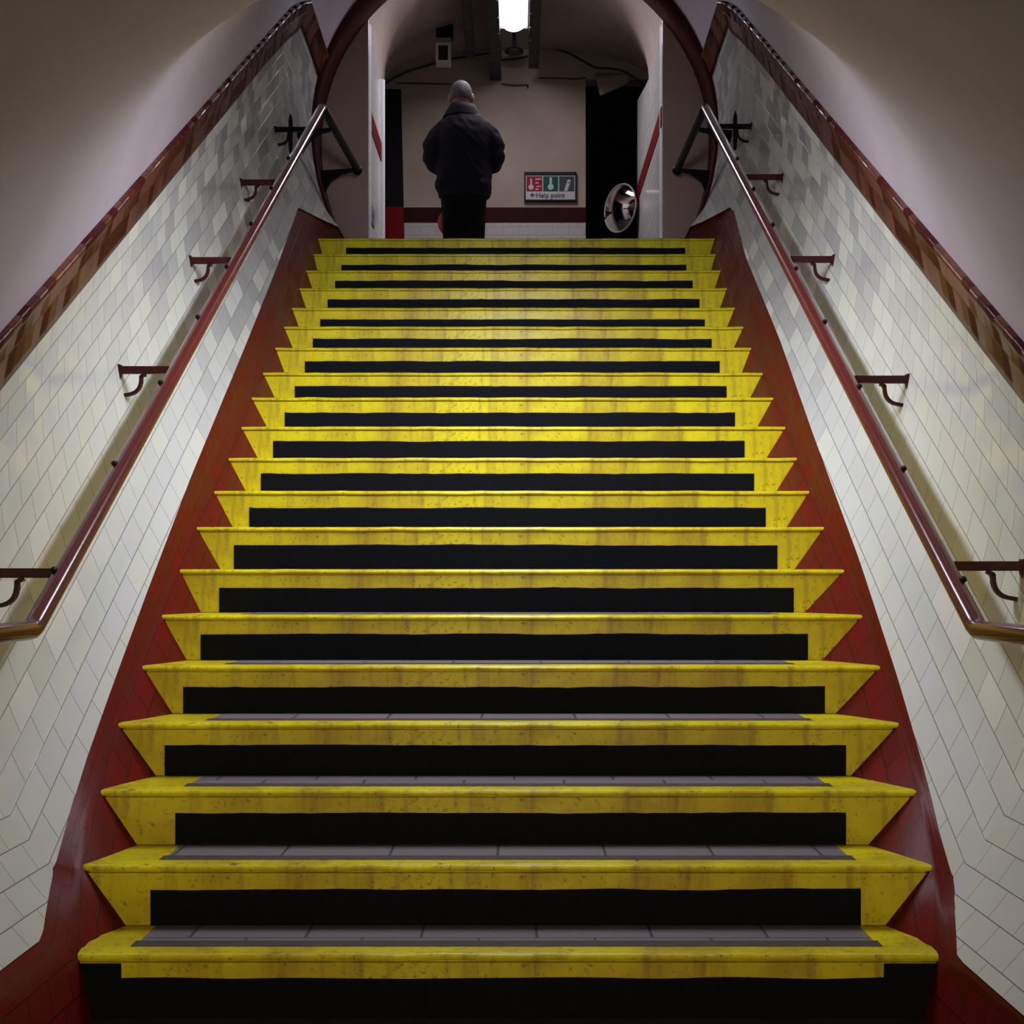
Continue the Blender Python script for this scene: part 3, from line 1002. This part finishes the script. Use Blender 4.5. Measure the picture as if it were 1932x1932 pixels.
# ------------------------------------------------------------------ convex mirror in the opening
mc = W(1170, 393, 12.78)
mi = thing('convex_mirror', 'round convex safety mirror angled in the dark opening at right', 'mirror', mc)
nrm = Vector((-.80, -.60, .02)).normalized()
ax = nrm.cross(Vector((0, 0, 1))).normalized(); az = ax.cross(nrm).normalized()
rad = .205
vs = []; fs = []; n = 32; rn = 8
vs.append(Vector(nrm * .075))
for i in range(1, rn + 1):
    q = i / rn
    for k in range(n):
        w = 2 * PI * k / n
        vs.append(ax * rad * q * math.cos(w) + az * rad * q * math.sin(w) + nrm * .075 * (1 - q * q))
fs = [(0, 1 + k, 1 + (k + 1) % n) for k in range(n)]
for i in range(rn - 1):
    a = 1 + i * n
    fs += [(a + k, a + n + k, a + n + (k + 1) % n, a + (k + 1) % n) for k in range(n)]
mesh_obj('mirror_glass', vs, fs, M['mirror'], mi, True)
mb = MB(); mb.tube([ax * (rad + .003) * math.cos(2 * PI * k / 40) + az * (rad + .003) * math.sin(2 * PI * k / 40) for k in range(41)], .008, 8, cap=False)
mb.build('rim', M['plate'], mi, True)
vs = []
for (r_, o_) in ((.205, -.004), (.19, -.03), (.05, -.05)):
    for k in range(n): vs.append(ax * r_ * math.cos(2 * PI * k / n) + az * r_ * math.sin(2 * PI * k / n) + nrm * o_)
fs = [(i * n + k, (i + 1) * n + k, (i + 1) * n + (k + 1) % n, i * n + (k + 1) % n) for i in range(2) for k in range(n)] + [tuple(range(2 * n, 3 * n))]
mesh_obj('back_shell', vs, fs, M['iron'], mi, True)
mb = MB(); mb.tube([nrm * -.045, nrm * -.10, Vector((XPR + .03, 12.86, mc.z)) - mc], .014, 10); mb.build('mount_arm', M['iron'], mi, True)

# grey plate on left pillar
pc = W(705, 408, 10.86)
wp = thing('socket_plate', 'small grey plate on the lit left jamb above the top step', 'plate', (XPL, 10.86, pc.z))
mb = MB(wp.location); mb.box(XPL - .002, XPL + .008, 10.74, 10.98, ZR(424, 10.86), ZR(392, 10.86)); bevel(mb.build('plate_cover', M['plate'], wp), .003)
mb = MB(wp.location); mb.box(XPL + .006, XPL + .010, 10.84, 10.88, pc.z - .012, pc.z + .012); mb.build('plate_screw_cap', M['iron'], wp)

# ------------------------------------------------------------------ help point sign
DS = DBK - .03
sx0, sx1, sz0, sz1 = XR(989, DS), XR(1088, DS), ZR(380, DS), ZR(325, DS)
sg = thing('help_point_sign', 'framed help point sign with red, green and grey squares right of the man', 'sign', ((sx0 + sx1) / 2, DS, (sz0 + sz1) / 2))
so_ = Vector(sg.location)
mb = MB(so_); mb.box(sx0 + .012, sx1 - .012, DS - .002, DS + .029, sz0 + .012, sz1 - .012); mb.build('sign_panel', M['sign_white'], sg)
f = .014
vo = [(sx0, sz0), (sx1, sz0), (sx1, sz1), (sx0, sz1)]; vi = [(sx0 + f, sz0 + f), (sx1 - f, sz0 + f), (sx1 - f, sz1 - f * 1.9), (sx0 + f, sz1 - f * 1.9)]
vs = [(a, DS - .014, c) for a, c in vo] + [(a, DS - .014, c) for a, c in vi] + [(a, DS + .029, c) for a, c in vo] + [(a, DS + .0, c) for a, c in vi]
fs = [(i, (i + 1) % 4, 4 + (i + 1) % 4, 4 + i) for i in range(4)] + [(i, i + 8, (i + 1) % 4 + 8, (i + 1) % 4) for i in range(4)] + [(4 + i, 4 + (i + 1) % 4, 12 + (i + 1) % 4, 12 + i) for i in range(4)]
MB(so_).add(vs, fs).build('sign_frame', M['iron'], sg)
def square(px0, px1, m, name):
    mb = MB(so_); mb.box(XR(px0, DS), XR(px1, DS), DS - .005, DS - .001, ZR(361, DS), ZR(333, DS)); return mb.build(name, m, sg)
sr = square(993.5, 1023, M['sign_red'], 'red_square'); sr['label'] = 'red square with button pictogram'
sn = square(1025, 1053, M['sign_green'], 'green_square'); sn['label'] = 'green square with button pictogram'
sy = square(1055, 1083.5, M['sign_grey'], 'grey_square'); sy['label'] = 'grey square with letter i'
def disc(px, py, rpx, par, name='pictogram'):
    mb = MB(so_); c = W(px, py, DS - .0065); r_ = rpx * DS / F
    vs = [c + Vector((r_ * math.cos(2 * PI * k / 20), 0, r_ * math.sin(2 * PI * k / 20))) for k in range(20)]
    vs += [v + Vector((0, .003, 0)) for v in vs]
    fs = [tuple(range(20))] + [(k, k + 20, (k + 1) % 20 + 20, (k + 1) % 20) for k in range(20)]
    return vs, fs
def picto(par, discs, bars, name):
    mb = MB(so_)
    for d_ in discs:
        vs, fs = disc(*d_, par); mb.add(vs, fs)
    for (a, b2, c2, d2) in bars: mb.box(XR(a, DS), XR(b2, DS), DS - .0068, DS - .0046, ZR(d2, DS), ZR(c2, DS))
    return mb.build(name, M['sign_white'], par)
picto(sr, [(1002, 353, 5.0)], [(1000.5, 1003.5, 337, 350), (1010, 1021, 337, 339.5), (1010, 1016, 344, 346.5), (1012, 1021, 351, 353), (1010, 1016, 356, 358.5)], 'button_pictogram')
picto(sn, [(1039, 352.5, 5.6)], [(1036.8, 1041.2, 335, 350)], 'button_pictogram')
def text(body, px, py, hpx, m, parent, name, shear=0.0, bold=0.0):
    cu = bpy.data.curves.new(name, 'FONT'); cu.body = body; cu.size = hpx * DS / F; cu.extrude = .0012; cu.shear = shear; cu.offset = bold
    cu.align_x = 'LEFT'
    t = bpy.data.objects.new(name, cu); COL.objects.link(t)
    dg = bpy.context.evaluated_depsgraph_get(); dg.update()
    me = bpy.data.meshes.new_from_object(t.evaluated_get(dg))
    COL.objects.unlink(t); bpy.data.objects.remove(t)
    p = W(px, py, DS - .0055)
    vs = [Vector((v.co.x, -v.co.z, v.co.y)) + p - so_ for v in me.vertices]
    fs = [tuple(q.vertices) for q in me.polygons]
    o = mesh_obj(name, vs, fs, m, parent)
    bpy.data.meshes.remove(me)
    return o
text('i', 1065, 358.5, 28, M['sign_white'], sy, 'letter_i', .3, .010)
text('Help point', 1011, 372.5, 12.6, M['sign_blue'], sg, 'lettering', 0, .001)
mb = MB(so_)
y_ = DS - .0055
def q(px, py): return (XR(px, DS), ZR(py, DS))
mb.prism([q(1000, 368), q(1004.5, 363.8), q(1006, 365.2), q(1004, 367.1), q(1010, 367.1), q(1010, 369), q(1004, 369), q(1006, 370.8), q(1004.5, 372.2)][::-1], y_ - .001, y_ + .002)
mb.build('arrow', M['sign_blue'], sg)

# ------------------------------------------------------------------ the waiting man
DP = 11.1
man = thing('person', 'man in a dark jacket and trousers standing on the landing with his back turned', 'person', (XR(875, DP), DP, ZL))
def fuse(mb, name, m, parent, vox, sm=6, fac=.5):
    me = bpy.data.meshes.new(name); me.from_pydata([tuple(v) for v in mb.v], [], mb.f); me.update()
    t = bpy.data.objects.new(name + '_work', me); COL.objects.link(t)
    r_ = t.modifiers.new('remesh', 'REMESH'); r_.mode = 'VOXEL'; r_.voxel_size = vox
    s_ = t.modifiers.new('smooth', 'SMOOTH'); s_.iterations = sm; s_.factor = fac
    dg = bpy.context.evaluated_depsgraph_get(); dg.update()
    out = bpy.data.meshes.new_from_object(t.evaluated_get(dg))
    COL.objects.unlink(t); bpy.data.objects.remove(t); bpy.data.meshes.remove(me)
    out.name = name
    out.materials.clear(); out.materials.append(m)
    for p in out.polygons: p.use_smooth = True
    o = bpy.data.objects.new(name, out); COL.objects.link(o); o.parent = parent
    return o
def limb(mb, pts):
    mb.tube([p[:3] for p in pts], [p[3] for p in pts], 14)
    for p in pts: mb.ell(p[:3], (p[3],) * 3, 12, 8)
hx, hy, hz = -.022, .035, 1.628
b = MB()
b.ell((hx, hy, hz + .010), (.081, .098, .101), 24, 16)           # skull
b.ell((hx + .004, hy + .035, hz - .055), (.054, .062, .060), 20, 12)  # jaw
b.ell((hx + .008, hy + .098, hz - .022), (.013, .020, .022), 10, 8)   # nose
for s_ in (-1, 1):
    b.ell((hx + s_ * .087, hy + .004, hz - .018), (.014, .022, .036), 10, 8)   # ears
    b.ell((hx + s_ * .030, hy + .088, hz + .006), (.018, .010, .010), 8, 6)    # brow
b.ell((hx + .006, hy + .092, hz - .062), (.024, .010, .008), 10, 6)   # mouth
limb(b, [(-.01, -.015, 1.40, .075), (-.015, 0, 1.50, .062), (hx, hy - .01, 1.58, .060)])
b.rings([(0, 0, .86, .15, .11), (0, 0, 1.0, .16, .115), (0, 0, 1.2, .17, .12), (0, 0, 1.35, .17, .11), (0, 0, 1.43, .12, .09)])
for s_ in (-1, 1):
    limb(b, [(s_ * .15, 0, 1.38, .055), (s_ * .22, -.02, 1.25, .046), (s_ * .255, -.03, 1.14, .042), (s_ * .17, .14, 1.09, .038), (s_ * .075, .25, 1.10, .030)])
    limb(b, [(s_ * .08, 0, .90, .085), (s_ * .085, .01, .50, .055), (s_ * .09, -.01, .28, .048), (s_ * .09, -.02, .07, .040)])
    limb(b, [(s_ * .09, -.02, .05, .038), (s_ * .10, .14, .03, .030)])
    # palm, four bent fingers and a thumb closing on the bag handle
    b.ell((s_ * .052, .285, 1.10), (.020, .042, .040), 14, 10)
    for i in range(4):
        z = 1.126 - i * .017; ln = (.9, 1.0, .95, .75)[i]
        limb(b, [(s_ * .052, .315, z, .0095), (s_ * .045, .315 + .030 * ln, z - .004, .009), (s_ * .022, .318 + .036 * ln, z - .010, .0085), (s_ * .012, .306 + .02 * ln, z - .013, .008)])
    limb(b, [(s_ * .055, .268, 1.125, .011), (s_ * .040, .280, 1.150, .0095), (s_ * .020, .300, 1.156, .0085)])
fuse(b, 'body', M['skin'], man, .0065, 3, .5)
# jacket
b = MB()
b.rings([(0, 0, .835, .188, .15), (0, -.002, .88, .206, .16), (0, -.006, .98, .212, .165), (0, -.012, 1.12, .213, .168), (0, -.015, 1.25, .216, .168), (0, -.012, 1.33, .215, .162), (0, -.008, 1.39, .196, .148), (-.002, -.004, 1.44, .150, .128), (-.006, .0, 1.48, .108, .108), (-.010, .006, 1.50, .092, .095), (-.012, .008, 1.515, .080, .085)], 32)
for s_ in (-1, 1):
    limb(b, [(s_ * .140, 0, 1.370, .072), (s_ * .198, -.015, 1.305, .076), (s_ * .238, -.025, 1.22, .076), (s_ * .248, -.03, 1.145, .070), (s_ * .225, .05, 1.105, .064), (s_ * .16, .16, 1.095, .054), (s_ * .088, .24, 1.10, .045)])
b.ell((-.15, -.02, .93), (.075, .12, .07)); b.ell((.13, -.03, .92), (.08, .12, .06))
jk = fuse(b, 'jacket', M['coat'], man, .011, 5, .5)
for v in jk.data.vertices:
    p = v.co
    v.co += v.normal * (.010 * noise.noise(Vector((p.x * 7, p.y * 7, p.z * 5))) + .006 * noise.noise(Vector((p.x * 16, p.y * 14, p.z * 22 + p.x * 14))))
# turned-up collar
vs = []; fs = []; n = 28
for (z, rx, ry, oy, r2) in ((1.452, .150, .130, .002, 0), (1.50, .124, .120, .004, 0), (1.540, .102, .106, .004, 0), (1.545, .092, .096, .006, 0), (1.50, .086, .088, .008, 0)):
    for k in range(n + 1):
        w = lerp(115, 425, k / n) * PI / 180
        vs.append((-.012 + rx * math.cos(w), oy + ry * math.sin(w), z - .016 * (math.sin(w) + 1) * .5 + (.006 * math.cos(w * 3) if z > 1.535 else 0)))
for i in range(4):
    for k in range(n): fs.append((i * (n + 1) + k, i * (n + 1) + k + 1, (i + 1) * (n + 1) + k + 1, (i + 1) * (n + 1) + k))
mesh_obj('collar', vs, fs, M['coat'], jk, True)
# trousers
b = MB()
b.rings([(0, 0, .66, .155, .125), (0, 0, .76, .170, .135), (0, 0, .86, .178, .138), (0, 0, .96, .170, .13)], 28)
for s_ in (-1, 1):
    limb(b, [(s_ * .078, 0, .80, .092), (s_ * .080, .005, .66, .086), (s_ * .082, .008, .52, .078), (s_ * .086, -.004, .34, .068), (s_ * .09, -.014, .16, .062), (s_ * .09, -.016, .085, .060)])
fuse(b, 'trousers', M['trouser'], man, .011, 4, .5)
for s_ in (-1, 1):
    b = MB()
    b.ell((s_ * .092, -.02, .045), (.042, .060, .044)); b.ell((s_ * .10, .10, .034), (.046, .095, .033)); b.box(s_ * .095 - .036, s_ * .095 + .036, -.07, .16, .001, .025)
    fuse(b, 'shoe', M['shoe'], man, .008, 3, .5)
# close-cropped hair round back and sides
vs = []; fs = []
nu, nv = 36, 10
for j in range(nv + 1):
    for i in range(nu + 1):
        az_ = lerp(-205, 25, i / nu) * PI / 180
        el = lerp(-30, 88, j / nv) * PI / 180
        k = 1.05 - .035 * (j / nv) + .01 * noise.noise(Vector((i * .9, j * .9, 2)))
        vs.append((hx + .082 * k * math.cos(el) * math.cos(az_), hy + .099 * k * math.cos(el) * math.sin(az_), hz + .010 + .102 * k * math.sin(el)))
for j in range(nv):
    for i in range(nu): fs.append((j * (nu + 1) + i, j * (nu + 1) + i + 1, (j + 1) * (nu + 1) + i + 1, (j + 1) * (nu + 1) + i))
hr = mesh_obj('hair', vs, fs, M['hair'], man, True)
so = hr.modifiers.new('thick', 'SOLIDIFY'); so.thickness = .006

# red carrier bag hanging from his left hand
bl = Vector(man.location) + Vector((-.085, .27, .64))
bag = thing('carrier_bag', 'bright red bag showing past the left hip of the standing man', 'bag', bl)
b = MB()
rs = []
for i in range(9):
    t = i / 8
    w = lerp(.085, .125, math.sin(PI * min(1, t * 1.2 + .05)) ** .6) * (1 - .35 * max(0, t - .7) / .3)
    rs.append((-.012 * t, 0, .20 * t, w, lerp(.045, .018, t)))
b.rings(rs, 24)
b.build('bag_body', M['bag'], bag, True)
for s_ in (-1, 1):
    b = MB(); b.tube([(s_ * .035 - .012, s_ * .004, .19), (s_ * .030, .02, .30), (.030, .045, .44), (.033, .050, .452)], .0045, 8)
    b.build('bag_handle', M['bag'], bag, True)

# ------------------------------------------------------------------ stair tunnel lamp (under the crown, above the picture), then an added lobby fill
TILT = 0.43      # the tray hangs at an easier slope than the crown
def batten(d0, d1, m, label, lower=False, zoff=.06, w=.085):
    zc = lambda d: (Z0 + .871 * CRN if lower else zt(d) + CRN) + EYE - zoff
    t = thing('tray_lamp', label, 'lamp', (XC, (d0 + d1) / 2, zc((d0 + d1) / 2)))
    zm = zc((d0 + d1) / 2); A = Vector((XC, d0, zm - TILT * (d1 - d0) / 2)); B = Vector((XC, d1, zm + TILT * (d1 - d0) / 2))
    # shallow downward-facing diffuser in a metal tray
    def tray(name, m_, hw, z0, z1, e):
        vs = []
        dirv = (B - A).normalized() * e
        for P_ in (A - dirv, B + dirv):
            for (x, z) in ((-hw, z0), (hw, z0), (hw, z1), (-hw, z1)): vs.append(P_ + Vector((x, 0, z)))
        mb = MB(t.location)
        mb.add(vs, [(0, 1, 2, 3), (7, 6, 5, 4), (0, 4, 5, 1), (1, 5, 6, 2), (2, 6, 7, 3), (3, 7, 4, 0)])
        return mb.build(name, m_, t)
    tray('diffuser', m, w, 0, .006, 0)
    tray('housing', M['offwhite'], w + .03, .007, .05, .03)
    for f_ in (.15, .85):
        P_ = A.lerp(B, f_)
        mb = MB(t.location); mb.tube([P_ + Vector((0, 0, .045)), Vector((XC, P_.y, zc(P_.y) + zoff - .01))], .010, 8)
        mb.build('hanger', M['iron'], t, True)
    for sx in (-1, 1):
        vs = []
        for P_ in (A, B):
            for (x, z) in ((sx * (w + .006), -.012), (sx * (w + .016), -.012), (sx * (w + .016), .008), (sx * (w + .006), .008)): vs.append(P_ + Vector((x, 0, z)))
        mb = MB(t.location); mb.add(vs, [(0, 1, 2, 3), (7, 6, 5, 4), (0, 4, 5, 1), (1, 5, 6, 2), (2, 6, 7, 3), (3, 7, 4, 0)])
        mb.build('side_lip', M['offwhite'], t)
    return t
batten(4.3, 5.5, M['lamp_stair'], 'shallow white tray light hung under the crown of the sloping tunnel above the steps', zoff=.27)
lb = thing('wall_lamp', 'unseen warm fill panel added at the lobby end to light the lower risers', 'lamp', (XC, -6.99, 1.45))  # unseen fill, added to brighten the lower risers from the front
MB(lb.location).box(XC - .45, XC + .45, -6.945, -6.94, 1.15, 1.75).build('diffuser', M['fill_warm'], lb)
MB(lb.location).box(XC - .49, XC + .49, -6.998, -6.946, 1.11, 1.79).build('housing', M['offwhite'], lb)

w = bpy.data.worlds.new('world'); scene.world = w; w.use_nodes = True
w.node_tree.nodes['Background'].inputs['Color'].default_value = (0, 0, 0, 1)

vs_ = scene.view_settings
vs_.view_transform = 'Standard'; vs_.look = 'None'; vs_.gamma = 1; vs_.use_curve_mapping = False
vs_.exposure = -0.66
scene.cycles.max_bounces = 8
scene.cycles.diffuse_bounces = 2
scene.cycles.use_denoising = True
